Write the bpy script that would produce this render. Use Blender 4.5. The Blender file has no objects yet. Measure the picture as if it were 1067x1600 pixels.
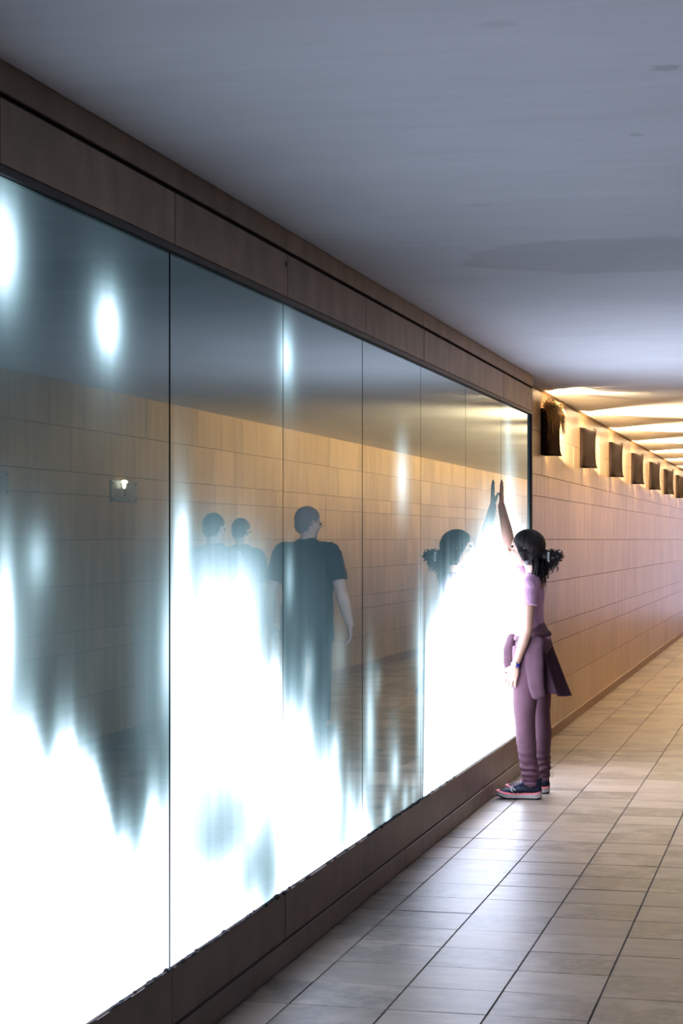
import bpy, bmesh, math, random
from mathutils import Vector, Matrix, noise
random.seed(7)
PI = math.pi
S = bpy.context.scene
C = S.collection

# ------------------------------------------------------------------ camera, world, exposure
CAM_H = 1.45
YAW = math.radians(13.62)
cd = bpy.data.cameras.new('camera'); cam = bpy.data.objects.new('camera', cd); C.objects.link(cam)
cam.location = (0, 0, CAM_H); cam.rotation_euler = (PI/2, 0, YAW)
cd.sensor_fit = 'VERTICAL'; cd.sensor_height = 36; cd.sensor_width = 24
cd.lens = 36*3000/1600
cd.shift_y = 43/1600
cd.clip_start = 0.05; cd.clip_end = 200
S.camera = cam
S.view_settings.view_transform = 'Standard'; S.view_settings.look = 'None'
S.view_settings.gamma = 1; S.view_settings.use_curve_mapping = False
S.view_settings.exposure = 0.0

w = bpy.data.worlds.new('world'); S.world = w; w.use_nodes = True
bgn = w.node_tree.nodes['Background']
bgn.inputs[0].default_value = (0.74, 0.72, 1.0, 1); bgn.inputs[1].default_value = 1.3

LAMP_WARM = (1.0, 0.66, 0.30)
LAMP_TUBE = 900.0      # emission strength of the tubes inside the sconces
LAMP_SPOT = 850.0      # watts, the lamp in each sconce's open top
PANEL_GAIN = 1.35
LAMP_SIDE = 6000.0    # watts, the beam each sconce throws sideways along the wall

# ------------------------------------------------------------------ helpers
def tag(o, label=None, cat=None, group=None, kind=None):
    if label: o['label'] = label
    if cat: o['category'] = cat
    if group: o['group'] = group
    if kind: o['kind'] = kind
    return o

def mesh_obj(name, me, mat=None, parent=None, smooth=False):
    o = bpy.data.objects.new(name, me); C.objects.link(o)
    if mat:
        me.materials.clear(); me.materials.append(mat)
    if parent: o.parent = parent
    if smooth:
        me.polygons.foreach_set('use_smooth', [True]*len(me.polygons))
    return o

def obj(name, bm, mat=None, parent=None, smooth=False):
    me = bpy.data.meshes.new(name); bm.normal_update(); bm.to_mesh(me); bm.free()
    return mesh_obj(name, me, mat, parent, smooth)

def empty(name, loc, rz=0):
    o = bpy.data.objects.new(name, None); C.objects.link(o)
    o.empty_display_size = .1; o.location = loc; o.rotation_euler = (0, 0, rz); return o

def bx(bm, x0, x1, y0, y1, z0, z1, bev=0):
    M = Matrix.Translation(((x0+x1)/2, (y0+y1)/2, (z0+z1)/2)) @ Matrix.Diagonal((x1-x0, y1-y0, z1-z0, 1))
    g = bmesh.ops.create_cube(bm, size=1, matrix=M)
    if bev:
        es = list({e for v in g['verts'] for e in v.link_edges})
        bmesh.ops.bevel(bm, geom=es, offset=bev, segments=2, affect='EDGES', profile=.5)

def ell(bm, c, r, R=None, seg=20):
    M = Matrix.Translation(c) @ (R.to_4x4() if R else Matrix.Identity(4)) @ Matrix.Diagonal((r[0], r[1], r[2], 1))
    bmesh.ops.create_uvsphere(bm, u_segments=seg, v_segments=seg//2+2, radius=1, matrix=M)

def loft(bm, pts, rad, n=14, side=Vector((0, 1, 0)), round_ends=True):
    """closed tube through pts; rad = list of r or (r_side, r_other)"""
    pts = [Vector(p) for p in pts]
    R = [(r, r) if not isinstance(r, (tuple, list)) else tuple(r) for r in rad]
    if round_ends:
        d0 = (pts[0]-pts[1]).normalized(); d1 = (pts[-1]-pts[-2]).normalized()
        def ext(p, d, r):
            k = min(r)
            return [(p+d*k*.6, (r[0]*.8, r[1]*.8)), (p+d*k*.93, (r[0]*.37, r[1]*.37))]
        a = ext(pts[0], d0, R[0]); b = ext(pts[-1], d1, R[-1])
        pts = [a[1][0], a[0][0]]+pts+[b[0][0], b[1][0]]
        R = [a[1][1], a[0][1]]+R+[b[0][1], b[1][1]]
    rings = []
    N = len(pts)
    s = Vector(side)
    for i in range(N):
        t = (pts[min(i+1, N-1)]-pts[max(i-1, 0)]).normalized()
        s2 = s - t*s.dot(t)
        if s2.length < 1e-4: s2 = t.orthogonal()
        s2.normalize(); s = s2; u = t.cross(s2)
        rings.append([bm.verts.new(pts[i]+s2*R[i][0]*math.cos(a)+u*R[i][1]*math.sin(a)) for a in [2*PI*k/n for k in range(n)]])
    for i in range(N-1):
        for k in range(n):
            bm.faces.new((rings[i][k], rings[i][(k+1) % n], rings[i+1][(k+1) % n], rings[i+1][k]))
    bm.faces.new(rings[0][::-1]); bm.faces.new(rings[-1])

def fuse(bm, voxel, smooth=4, fac=.5):
    """one continuous skin around everything in bm"""
    bmesh.ops.recalc_face_normals(bm, faces=bm.faces)
    me = bpy.data.meshes.new('tmp'); bm.to_mesh(me); bm.free()
    o = bpy.data.objects.new('tmp', me); C.objects.link(o)
    m = o.modifiers.new('r', 'REMESH'); m.mode = 'VOXEL'; m.voxel_size = voxel
    if smooth:
        m2 = o.modifiers.new('s', 'SMOOTH'); m2.iterations = smooth; m2.factor = fac
    dg = bpy.context.evaluated_depsgraph_get()
    out = bpy.data.meshes.new_from_object(o.evaluated_get(dg))
    bpy.data.objects.remove(o); bpy.data.meshes.remove(me)
    return out

def folds(me, f):
    n = len(me.vertices); co = [0.0]*(3*n); no = [0.0]*(3*n)
    me.vertices.foreach_get('co', co); me.vertex_normals.foreach_get('vector', no)
    for i in range(0, 3*n, 3):
        d = f(Vector(co[i:i+3])); co[i] += no[i]*d; co[i+1] += no[i+1]*d; co[i+2] += no[i+2]*d
    me.vertices.foreach_set('co', co); me.update()

def lerp(a, b, t): return a+(b-a)*t
def sst(a, b, x):
    t = max(0, min(1, (x-a)/(b-a))); return t*t*(3-2*t)

# ------------------------------------------------------------------ materials
def mat(name, color=(.5, .5, .5), rough=.5, metal=0, spec=.5, noise_amt=0, noise_scale=20, bump=0, bump_scale=200, emit=None, estr=0):
    m = bpy.data.materials.new(name); m.use_nodes = True
    nt = m.node_tree; p = nt.nodes['Principled BSDF']
    p.inputs['Base Color'].default_value = (*color, 1)
    p.inputs['Roughness'].default_value = rough; p.inputs['Metallic'].default_value = metal
    p.inputs['Specular IOR Level'].default_value = spec
    tc = nt.nodes.new('ShaderNodeTexCoord')
    if noise_amt:
        n = nt.nodes.new('ShaderNodeTexNoise'); n.inputs['Scale'].default_value = noise_scale; n.inputs['Detail'].default_value = 5
        nt.links.new(tc.outputs['Object'], n.inputs['Vector'])
        r = nt.nodes.new('ShaderNodeMapRange'); r.inputs['From Min'].default_value = .3; r.inputs['From Max'].default_value = .7
        r.inputs['To Min'].default_value = 1-noise_amt; r.inputs['To Max'].default_value = 1+noise_amt
        nt.links.new(n.outputs['Fac'], r.inputs['Value'])
        mx = nt.nodes.new('ShaderNodeVectorMath'); mx.operation = 'SCALE'; mx.inputs[0].default_value = color
        nt.links.new(r.outputs[0], mx.inputs['Scale']); nt.links.new(mx.outputs[0], p.inputs['Base Color'])
    if bump:
        n = nt.nodes.new('ShaderNodeTexNoise'); n.inputs['Scale'].default_value = bump_scale; n.inputs['Detail'].default_value = 4
        nt.links.new(tc.outputs['Object'], n.inputs['Vector'])
        b = nt.nodes.new('ShaderNodeBump'); b.inputs['Strength'].default_value = bump; b.inputs['Distance'].default_value = .003
        nt.links.new(n.outputs['Fac'], b.inputs['Height']); nt.links.new(b.outputs[0], p.inputs['Normal'])
    if emit:
        p.inputs['Emission Color'].default_value = (*emit, 1); p.inputs['Emission Strength'].default_value = estr
    return m

class NG:
    """tiny node-graph helper"""
    def __init__(s, m): s.nt = m.node_tree; s.n = s.nt.nodes; s.l = s.nt.links; s.p = s.n['Principled BSDF']
    def node(s, t, **k):
        n = s.n.new(t)
        for a, b in k.items(): setattr(n, a, b)
        return n
    def put(s, sock, v):
        if isinstance(v, bpy.types.NodeSocket): s.l.new(v, sock)
        else: sock.default_value = v
    def math(s, op, a, b=0.0, c=None):
        n = s.node('ShaderNodeMath', operation=op); s.put(n.inputs[0], a); s.put(n.inputs[1], b)
        if c is not None: s.put(n.inputs[2], c)
        return n.outputs[0]
    def rng(s, v, a, b, c, d, smooth=False):
        n = s.node('ShaderNodeMapRange')
        if smooth: n.interpolation_type = 'SMOOTHSTEP'
        s.put(n.inputs['Value'], v)
        for nm, x in zip(('From Min', 'From Max', 'To Min', 'To Max'), (a, b, c, d)): s.put(n.inputs[nm], x)
        return n.outputs[0]
    def noise(s, vec, scale, detail=4, rough=.5):
        n = s.node('ShaderNodeTexNoise'); s.put(n.inputs['Vector'], vec); n.inputs['Scale'].default_value = scale
        n.inputs['Detail'].default_value = detail; n.inputs['Roughness'].default_value = rough
        return n.outputs['Fac']
    def scl(s, vec, x, y, z):
        n = s.node('ShaderNodeVectorMath', operation='MULTIPLY'); s.put(n.inputs[0], vec); n.inputs[1].default_value = (x, y, z); return n.outputs[0]
    def mix(s, f, a, b):
        n = s.node('ShaderNodeMix', data_type='RGBA'); s.put(n.inputs[0], f)
        for k, v in ((6, a), (7, b)):
            s.put(n.inputs[k], v if isinstance(v, bpy.types.NodeSocket) else (*v, 1))
        return n.outputs[2]
    def bump(s, h, st, dist=.003):
        n = s.node('ShaderNodeBump'); s.put(n.inputs['Height'], h); n.inputs['Strength'].default_value = st; n.inputs['Distance'].default_value = dist
        s.l.new(n.outputs[0], s.p.inputs['Normal'])

def tile_mat(name, ca, cb, rough, streak=(3, 3, .4), spec=.5, stain=None, cc=None):
    m = mat(name, ca, rough, spec=spec); g = NG(m)
    pos = g.node('ShaderNodeNewGeometry').outputs['Position']
    at = g.node('ShaderNodeAttribute', attribute_name='tone').outputs['Fac']
    c = g.mix(at, ca, cb)
    n1 = g.noise(g.scl(pos, *streak), 4, 3, .45)
    f = g.rng(n1, .1, .9, .66, 1.34)
    n2 = g.noise(pos, 70, 4)
    f = g.math('MULTIPLY', f, g.rng(n2, .1, .9, .9, 1.1))
    if stain:
        n3 = g.noise(pos, 4.2, 5, .6)
        d = g.rng(n3, .36, .56, 0, 1, True)
        at2 = g.node('ShaderNodeAttribute', attribute_name='worn').outputs['Fac']
        d = g.math('MULTIPLY', d, at2)
        n4 = g.noise(pos, 26, 5, .7)
        d = g.math('MULTIPLY', d, g.rng(n4, .3, .62, .35, 1))
        f = g.math('MULTIPLY', f, g.rng(d, 0, 1, 1, stain))
    sc = g.node('ShaderNodeVectorMath', operation='SCALE'); g.put(sc.inputs[0], c); g.put(sc.inputs['Scale'], f)
    g.l.new(sc.outputs[0], g.p.inputs['Base Color'])
    g.bump(g.noise(pos, 55, 5), .10, .0006)
    return m

M_tan = tile_mat('tan_sandstone_tile', (.35, .235, .135), (.43, .29, .17), .30, (2.5, 2.5, .35))
M_fas = tile_mat('weathered_sandstone', (.29, .195, .13), (.35, .24, .16), .5, (2, 2, 1.2))
M_plinth = tile_mat('plinth_stone', (.13, .09, .08), (.17, .115, .10), .42, (2, 2, 1.5))
M_floor = tile_mat('floor_stone_tile', (.21, .158, .122), (.30, .23, .178), .41, (1.4, 3.5, 1), stain=.32)
M_unseen_dark = tile_mat('unseen_wall_dark', (.05, .05, .055), (.065, .06, .062), .6)  # invented dark finish for unseen walls, chosen to cut bounced light
M_grout = mat('grout_dark', (.09, .06, .045), .9)
M_grout_floor = mat('grout_floor', (.10, .08, .075), .85)
M_dark = mat('dark_painted_metal', (.035, .028, .03), .5, .3)
M_skirt = mat('skirting_stone', (.20, .12, .08), .5, noise_amt=.15, noise_scale=8)

M_ceil = mat('painted_concrete_ceiling', (.50, .51, .54), .85, spec=.2)
g = NG(M_ceil)
pos = g.node('ShaderNodeNewGeometry').outputs['Position']
sep = g.node('ShaderNodeSeparateXYZ'); g.l.new(pos, sep.inputs[0])
f = g.rng(g.noise(g.scl(pos, 1, 1, 1), 1.6, 6, .6), .3, .7, .95, 1.04)
f = g.math('MULTIPLY', f, g.rng(g.noise(g.scl(pos, .8, 6, 1), 3, 5), .3, .7, .97, 1.03))
# damp stain with its own sharp far edge
ex = g.math('DIVIDE', g.math('ADD', sep.outputs[0], .62), .66)
ey = g.math('DIVIDE', g.math('SUBTRACT', sep.outputs[1], 7.2), .46)
wob = g.math('MULTIPLY', g.math('SUBTRACT', g.noise(pos, 3.2, 4), .5), .8)
rr = g.math('ADD', g.math('ADD', g.math('MULTIPLY', ex, ex), g.math('MULTIPLY', ey, ey)), wob)
edge = g.rng(rr, .86, 1.02, 1, 0, True)
f = g.math('MULTIPLY', f, g.rng(edge, 0, 1, 1, .87))
for (sx, sy, rx, ry, k) in ((-.31, 4.35, .035, .03, .78), (-.17, 5.12, .075, .045, .84), (-.43, 5.05, .02, .02, .8), (-.62, 3.9, .05, .03, .9), (.05, 4.0, .04, .02, .9), (-1.0, 6.0, .05, .03, .9)):
    ax = g.math('DIVIDE', g.math('SUBTRACT', sep.outputs[0], sx), rx)
    ay = g.math('DIVIDE', g.math('SUBTRACT', sep.outputs[1], sy), ry)
    q = g.math('ADD', g.math('ADD', g.math('MULTIPLY', ax, ax), g.math('MULTIPLY', ay, ay)), g.math('MULTIPLY', g.math('SUBTRACT', g.noise(pos, 30, 4), .5), 2.4))
    f = g.math('MULTIPLY', f, g.rng(q, .2, 1.3, k, 1, True))
sc = g.node('ShaderNodeVectorMath', operation='SCALE'); sc.inputs[0].default_value = (.76, .78, .82); g.put(sc.inputs['Scale'], f)
g.l.new(sc.outputs[0], g.p.inputs['Base Color'])
g.bump(g.noise(pos, 40, 5), .15)

# ------------------------------------------------------------------ the setting
XL = -1.7186          # face of the stone box on the left
XG = -1.735           # glass face
XF = -1.825           # recessed wall beyond the box
XR = 1.335            # opposite wall
ZC = 2.506            # ceiling
YB = 12.34            # end of the stone box
Y0, Y1 = -10.0, 37.0
ROWS = [0.0, .07, .376, .683, .83, 1.14, 1.45, 1.754, 1.904, 2.204, ZC]

def tiles_on_wall(name, x, nx, y0, y1, rows, wid, m, gmat, seed=0, gap=.0022, kind='structure', top_parent=None, offs=None):
    """tiles standing 3 mm proud of their grout bed; nx = +1 when the wall faces +X"""
    rnd = random.Random(seed)
    bm = bmesh.new(); bx(bm, min(x-nx*.003, x-nx*.09), max(x-nx*.003, x-nx*.09), y0, y1, rows[0], rows[-1])
    wall = obj(name, bm, gmat); tag(wall, kind=kind)
    bm = bmesh.new(); lay = bm.verts.layers.float.new('tone')
    for r in range(len(rows)-1):
        za, zb = rows[r]+gap/2, rows[r+1]-gap/2
        y = y0-(offs[r] if offs else rnd.random()*wid)
        while y < y1:
            ya, yb = max(y, y0)+gap/2, min(y+wid, y1)-gap/2
            if yb-ya > .01:
                t = rnd.random(); c = .0012; xs = x-nx*.0035; j = rnd.uniform(-.0004, .0004)
                lo = [bm.verts.new((xs, a, b)) for a, b in ((ya, za), (yb, za), (yb, zb), (ya, zb))]
                hi = [bm.verts.new((x+j, a, b)) for a, b in ((ya+c, za+c), (yb-c, za+c), (yb-c, zb-c), (ya+c, zb-c))]
                for v in lo+hi: v[lay] = t
                fs = [hi] + [[lo[k], lo[(k+1) % 4], hi[(k+1) % 4], hi[k]] for k in range(4)]
                for f_ in fs: bm.faces.new(f_ if nx > 0 else f_[::-1])
            y += wid
    t = obj('tile_facing', bm, m, wall); tag(t, kind='structure')
    return wall

# floor
def floor():
    p = .3115; gap = .0035
    rnd = random.Random(5)
    bm = bmesh.new(); bx(bm, XF-.1, XR+.15, Y0, Y1, -.2, -.003)
    fl = obj('floor', bm, M_grout_floor); tag(fl, kind='structure')
    bm = bmesh.new(); bm.verts.layers.float.new('tone'); bm.verts.layers.float.new('worn')
    lay = bm.verts.layers.float['tone']; l2 = bm.verts.layers.float['worn']
    i0 = int((XF-.1+.637)/p)-1
    for i in range(i0, 8):
        xa = -.637+i*p; xb = xa+p
        xa, xb = max(xa, XF), min(xb, XR)
        if xb-xa < .02: continue
        k = 0; y = 7.04-p*66
        while y < Y1:
            ya, yb = max(y, Y0), min(y+p, Y1)
            if yb-ya > .02:
                t = rnd.random(); wn = 1.0 if rnd.random() < .45 else rnd.random()*.35; z = rnd.uniform(-.0006, .0004)
                tx, ty = rnd.uniform(-.0006, .0006), rnd.uniform(-.0006, .0006)
                gg = gap/2*rnd.uniform(.7, 1.1); c = .002; g2 = .0009
                A = (xa+gg, xb-gg, ya+g2, yb-g2)
                lo = [bm.verts.new((a, b, -.004)) for a, b in ((A[0], A[2]), (A[1], A[2]), (A[1], A[3]), (A[0], A[3]))]
                hi = [bm.verts.new((a, b, z+sa*tx+sb*ty)) for a, b, sa, sb in ((A[0]+c, A[2]+c, -1, -1), (A[1]-c, A[2]+c, 1, -1), (A[1]-c, A[3]-c, 1, 1), (A[0]+c, A[3]-c, -1, 1))]
                for v in lo+hi: v[lay] = t; v[l2] = wn
                bm.faces.new(hi)
                for q in range(4): bm.faces.new([lo[q], lo[(q+1) % 4], hi[(q+1) % 4], hi[q]])
            y += p
    t = obj('tile_facing', bm, M_floor, fl); tag(t, kind='structure')
floor()

bm = bmesh.new(); bx(bm, XF-.1, XR+.1, Y0, Y1, ZC, ZC+.2); tag(obj('ceiling', bm, M_ceil), kind='structure')
tiles_on_wall('wall_left', XF, 1, YB-.05, Y1, ROWS, .633, M_tan, M_grout, 3)
tiles_on_wall('wall_right', XR, -1, 10.4, Y1, ROWS, .633, M_tan, M_grout, 4)
tiles_on_wall('wall_right_unseen', XR, -1, Y0, 10.39, [0, .6, 1.2, 1.8, ZC], 1.2, M_unseen_dark, M_grout, 6)  # unseen stretch, made dark to keep bounce off the fascia and floor
bm = bmesh.new(); bx(bm, XG-.2, XR+.1, Y0-.2, Y0, -.1, ZC+.1); tag(obj('wall_back_blocker', bm, M_unseen_dark), kind='structure')  # unseen end wall, added to shut out sky light behind the camera
# skirtings and a brown strip painted for the dark shadow gap under the ceiling
bm = bmesh.new(); bx(bm, XF-.02, XF+.018, YB, Y1, 0, .075, .003); tag(obj('baseboard_left', bm, M_skirt), kind='structure')
bm = bmesh.new(); bx(bm, XR-.018, XR+.02, Y0, Y1, 0, .075, .003); tag(obj('baseboard_right', bm, M_skirt), kind='structure')
M_shadow_gap = mat('brown_shadow_gap', (.20, .115, .055), .7)  # the gap's shade put into a solid brown colour
bm = bmesh.new(); bx(bm, XF-.02, XF+.012, YB, Y1, ZC-.014, ZC+.01); tag(obj('trim_1', bm, M_shadow_gap), kind='structure')

# stone box: carcass behind, plinth, fascia and top beam
PITCH = 1.2
SEAM0 = 3.914
SEAMS = [SEAM0+PITCH*k for k in range(-3, 8)]
YBX0 = SEAMS[0]
bm = bmesh.new(); bx(bm, XF-.12, XG-.03, Y0, YB-.012, 0, ZC)
bx(bm, XG-.04, XL-.004, YB-.03, YB-.001, .25, ZC-.001)
tag(obj('wall_box', bm, mat('grey_sealant', (.20, .15, .15), .8)), kind='structure')
tiles_on_wall('trim_2', XL-.02+.02, 1, Y0, YB, [.0, .085], 2.4, M_plinth, M_grout, 11, gap=.004, offs=[.9])
tiles_on_wall('trim_3', XL-.008, 1, Y0, YB, [.085, .25], PITCH, M_plinth, M_grout, 12, gap=.005, offs=[(Y0-SEAM0) % PITCH])
fw = tiles_on_wall('trim_4', XL, 1, Y0, YB, [2.272, 2.424], PITCH, M_fas, M_grout, 13, gap=.007, offs=[(Y0-SEAM0) % PITCH])
tiles_on_wall('trim_5', XL, 1, Y0, YB, [2.434, ZC], 2.4, M_fas, M_grout, 14, gap=.003, offs=[.5])
# fill the ledge on the plinth and the soffit under the fascia, the dark metal frame round the glass
bm = bmesh.new(); bx(bm, XG-.03, XL-.011, Y0, YB-.001, .2, .2485); LEDGE = tag(obj('trim_6', bm, M_plinth), kind='structure')
bm = bmesh.new()
bx(bm, XG-.02, XL-.001, Y0, YB-.03, 2.256, 2.273)
bx(bm, XG-.02, XL-.001, YB-.034, YB-.002, .2505, 2.273, .001)
tag(obj('trim_7', bm, M_dark), kind='structure')
gr = bmesh.new(); rg = random.Random(21)
for i in range(320):
    y = rg.choice([rg.uniform(4.6, 6.4), rg.uniform(7.6, 8.9), rg.uniform(4, 9.6)]); hgt = abs(rg.gauss(0, .0022))*(1+1.2*max(0, noise.noise(Vector((y*4, 0, 0)))))
    ell(gr, (XL-.006+rg.uniform(-.006, .004)-.006, y, .2485), (.004+hgt*.5, rg.uniform(.01, .04), .001+hgt), seg=6)
o = obj('grime', gr, mat('black_grime', (.02, .018, .02), .9)); o.parent = LEDGE; tag(o, 'line of dark grime along the foot of the glass', kind='stuff')
# dowel holes in the fascia
bm = bmesh.new()
for (y, z, r) in ((6.29, 2.385, .011), (12.12, 2.375, .008)):
    bmesh.ops.create_cone(bm, cap_ends=True, segments=14, radius1=r, radius2=r, depth=.003,
        matrix=Matrix.Translation((XL+.0005, y, z)) @ Matrix.Rotation(PI/2, 4, 'Y'))
o = obj('dowel_hole', bm, M_dark, fw); tag(o, 'dark round dowel hole', kind='structure')

# ------------------------------------------------------------------ the glowing glass
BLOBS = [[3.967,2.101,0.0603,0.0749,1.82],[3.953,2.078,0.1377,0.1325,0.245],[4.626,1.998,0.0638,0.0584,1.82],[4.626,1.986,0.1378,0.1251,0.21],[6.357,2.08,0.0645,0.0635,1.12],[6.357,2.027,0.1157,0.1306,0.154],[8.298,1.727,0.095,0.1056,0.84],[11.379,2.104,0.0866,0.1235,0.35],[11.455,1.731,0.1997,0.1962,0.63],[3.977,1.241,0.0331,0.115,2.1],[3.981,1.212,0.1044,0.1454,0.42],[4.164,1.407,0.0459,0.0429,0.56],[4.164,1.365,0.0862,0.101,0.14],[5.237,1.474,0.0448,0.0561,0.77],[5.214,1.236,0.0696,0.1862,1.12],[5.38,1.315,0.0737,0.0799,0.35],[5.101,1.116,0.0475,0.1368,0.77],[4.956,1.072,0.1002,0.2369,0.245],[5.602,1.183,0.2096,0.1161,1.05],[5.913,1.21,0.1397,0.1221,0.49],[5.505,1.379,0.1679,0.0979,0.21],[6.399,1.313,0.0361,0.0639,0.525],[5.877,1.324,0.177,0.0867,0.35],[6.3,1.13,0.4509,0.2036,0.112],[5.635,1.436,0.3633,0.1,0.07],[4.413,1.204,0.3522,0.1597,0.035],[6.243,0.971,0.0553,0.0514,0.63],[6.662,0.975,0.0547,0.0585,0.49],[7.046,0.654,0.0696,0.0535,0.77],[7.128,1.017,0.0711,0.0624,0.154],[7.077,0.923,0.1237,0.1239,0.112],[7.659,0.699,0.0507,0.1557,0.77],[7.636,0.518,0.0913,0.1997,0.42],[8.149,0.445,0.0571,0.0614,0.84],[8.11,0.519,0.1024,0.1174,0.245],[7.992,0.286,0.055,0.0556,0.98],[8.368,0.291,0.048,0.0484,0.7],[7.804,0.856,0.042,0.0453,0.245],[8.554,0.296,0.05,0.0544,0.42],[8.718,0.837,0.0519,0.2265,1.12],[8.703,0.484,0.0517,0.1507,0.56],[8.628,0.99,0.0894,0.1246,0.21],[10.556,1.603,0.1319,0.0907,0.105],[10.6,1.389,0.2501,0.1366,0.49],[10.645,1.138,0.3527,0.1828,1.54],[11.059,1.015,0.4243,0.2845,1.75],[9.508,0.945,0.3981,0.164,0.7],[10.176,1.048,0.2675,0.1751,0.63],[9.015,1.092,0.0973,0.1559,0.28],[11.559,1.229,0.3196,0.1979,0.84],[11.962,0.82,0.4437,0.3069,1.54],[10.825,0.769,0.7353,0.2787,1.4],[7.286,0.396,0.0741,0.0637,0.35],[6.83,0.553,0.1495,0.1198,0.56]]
TOPS = [[3.205,1.089,0.047],[3.953,1.036,0.0496],[4.172,1.023,0.0446],[4.289,0.982,0.0427],[4.413,0.946,0.0407],[4.522,0.878,0.0384],[4.612,0.786,0.0359],[4.705,0.708,0.0365],[4.803,0.677,0.0372],[4.904,0.679,0.0379],[5.008,0.734,0.044],[5.123,0.827,0.0539],[5.157,1.293,0.1084],[5.32,1.232,0.0837],[5.505,1.187,0.0768],[5.702,1.208,0.0793],[5.877,1.17,0.0816],[6.024,1.101,0.0793],[6.179,1.007,0.0727],[6.341,0.942,0.0701],[6.511,0.873,0.0674],[6.644,0.816,0.0778],[6.83,0.705,0.0799],[7.026,0.565,0.0772],[7.286,0.434,0.0699],[7.452,0.399,0.0714],[7.589,0.355,0.0649],[7.743,0.215,0.0582],[7.929,0.079,0.0541],[8.688,-0.046,0.059],[8.779,0.088,0.0596],[8.825,0.98,0.0839],[9.08,1.074,0.0862],[9.419,1.205,0.0893],[9.784,1.262,0.086],[10.075,1.273,0.0884],[10.384,1.268,0.084],[10.712,1.353,0.0938],[11.304,1.423,0.1139],[11.825,1.422,0.1349],[12.454,1.337,0.1418]]
DIMS = [[5.32,0.712,0.2399,0.0948,0.299],[5.736,0.558,0.2193,0.1017,0.332],[6.425,0.437,0.088,0.1414,0.332],[6.599,0.502,0.0809,0.1044,0.299],[6.783,0.664,0.1225,0.119,0.266],[7.128,0.308,0.0801,0.0811,0.399],[5.771,0.754,0.3804,0.1279,0.199],[4.929,0.571,0.0946,0.0884,0.233],[9.419,0.694,0.3259,0.4877,0.133],[10.384,0.69,0.336,0.5355,0.133],[5.537,0.549,0.2229,0.0837,0.499],[5.987,0.398,0.1363,0.0794,0.532],[6.14,0.415,0.0808,0.1626,0.465],[6.14,0.309,0.0808,0.0705,0.465],[5.877,0.344,0.0744,0.0572,0.299],[4.803,0.533,0.0575,0.0863,0.166],[6.927,0.386,0.0887,0.0789,0.332],[7.233,0.342,0.0823,0.0885,0.299],[6.3,0.716,0.3317,0.0833,0.1],[6.511,1.097,0.2071,0.0859,0.199],[5.505,0.803,0.1679,0.0734,0.066]]

def top_at(y):
    if y <= TOPS[0][0]: return TOPS[0][1], TOPS[0][2]
    for a, b in zip(TOPS, TOPS[1:]):
        if y <= b[0]:
            t = (y-a[0])/max(1e-6, b[0]-a[0]); return lerp(a[1], b[1], t), lerp(a[2], b[2], t)
    return TOPS[-1][1], TOPS[-1][2]
def glow(y, z):
    zt, so = top_at(y)
    n = noise.noise(Vector((y*7, z*.9, 3)))*.10 + noise.noise(Vector((y*16, z*1.0, 9)))*.025
    so *= 1.35 if y < 8.9 else 1
    t = (zt+n-z)/so
    I = 3.6/(1+math.exp(-max(-30, min(30, t*1.5-1.2)))) if t > -14 else 0
    I += .10*math.exp(-max(0, -t)/1.6) if t < 0 else .10
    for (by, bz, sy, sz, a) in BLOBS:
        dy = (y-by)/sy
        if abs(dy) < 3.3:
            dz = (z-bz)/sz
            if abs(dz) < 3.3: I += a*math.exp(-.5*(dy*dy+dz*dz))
    k = 1
    for (by, bz, sy, sz, a) in DIMS:
        dy = (y-by)/sy; dz = (z-bz)/sz
        if abs(dy) < 3 and abs(dz) < 3: k *= 1-a*math.exp(-.5*(dy*dy+dz*dz))
    if I > .30: I = I**k*.30**(1-k)
    I *= 1+.12*noise.noise(Vector((y*22, z*2.0, 1)))
    if I > .5: I = .5+(I-.5)*(1+.7*sst(8.9, 9.6, y))
    return max(0, I)
def glow_rgb(y, z):
    I = glow(y, z); w_ = sst(.3, 2.2, I)
    base = .014+.010*sst(2.3, 1.2, z)
    return ((lerp(.40, .84, w_))*I+base*.55, lerp(.64, .94, w_)*I+base*1.15, lerp(.74, 1.2, w_)*I+base*1.5, 1)

M_glass = bpy.data.materials.new('backlit_mirror_glass'); M_glass.use_nodes = True
g = NG(M_glass)
p = g.p
p.inputs['Base Color'].default_value = (.012, .022, .028, 1); p.inputs['Roughness'].default_value = .012
p.inputs['IOR'].default_value = 2.4; p.inputs['Specular IOR Level'].default_value = .5
p.inputs['Specular Tint'].default_value = (1, 1, 1, 1)
at = g.node('ShaderNodeAttribute', attribute_name='glow')
g.l.new(at.outputs['Color'], p.inputs['Emission Color']); p.inputs['Emission Strength'].default_value = PANEL_GAIN
p.inputs['Specular IOR Level'].default_value = 0
lw = g.node('ShaderNodeLayerWeight'); lw.inputs['Blend'].default_value = .5
rf = g.math('MULTIPLY', g.math('POWER', lw.outputs['Facing'], 4.4), 1.35)      # coated mirror glass: reflects more the flatter one looks along it
gl_ = g.node('ShaderNodeBsdfGlossy'); gl_.inputs['Roughness'].default_value = .012; gl_.inputs['Color'].default_value = (.86, .94, .92, 1)
emn = g.node('ShaderNodeEmission'); g.l.new(at.outputs['Color'], emn.inputs['Color']); emn.inputs['Strength'].default_value = PANEL_GAIN
dfn = g.node('ShaderNodeBsdfDiffuse'); dfn.inputs['Color'].default_value = (.012, .022, .028, 1)
mxs = g.node('ShaderNodeMixShader'); g.l.new(rf, mxs.inputs[0]); g.l.new(dfn.outputs[0], mxs.inputs[1]); g.l.new(gl_.outputs[0], mxs.inputs[2])
ads = g.node('ShaderNodeAddShader'); g.l.new(mxs.outputs[0], ads.inputs[0]); g.l.new(emn.outputs[0], ads.inputs[1])
g.l.new(ads.outputs[0], g.n['Material Output'].inputs['Surface'])
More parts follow.
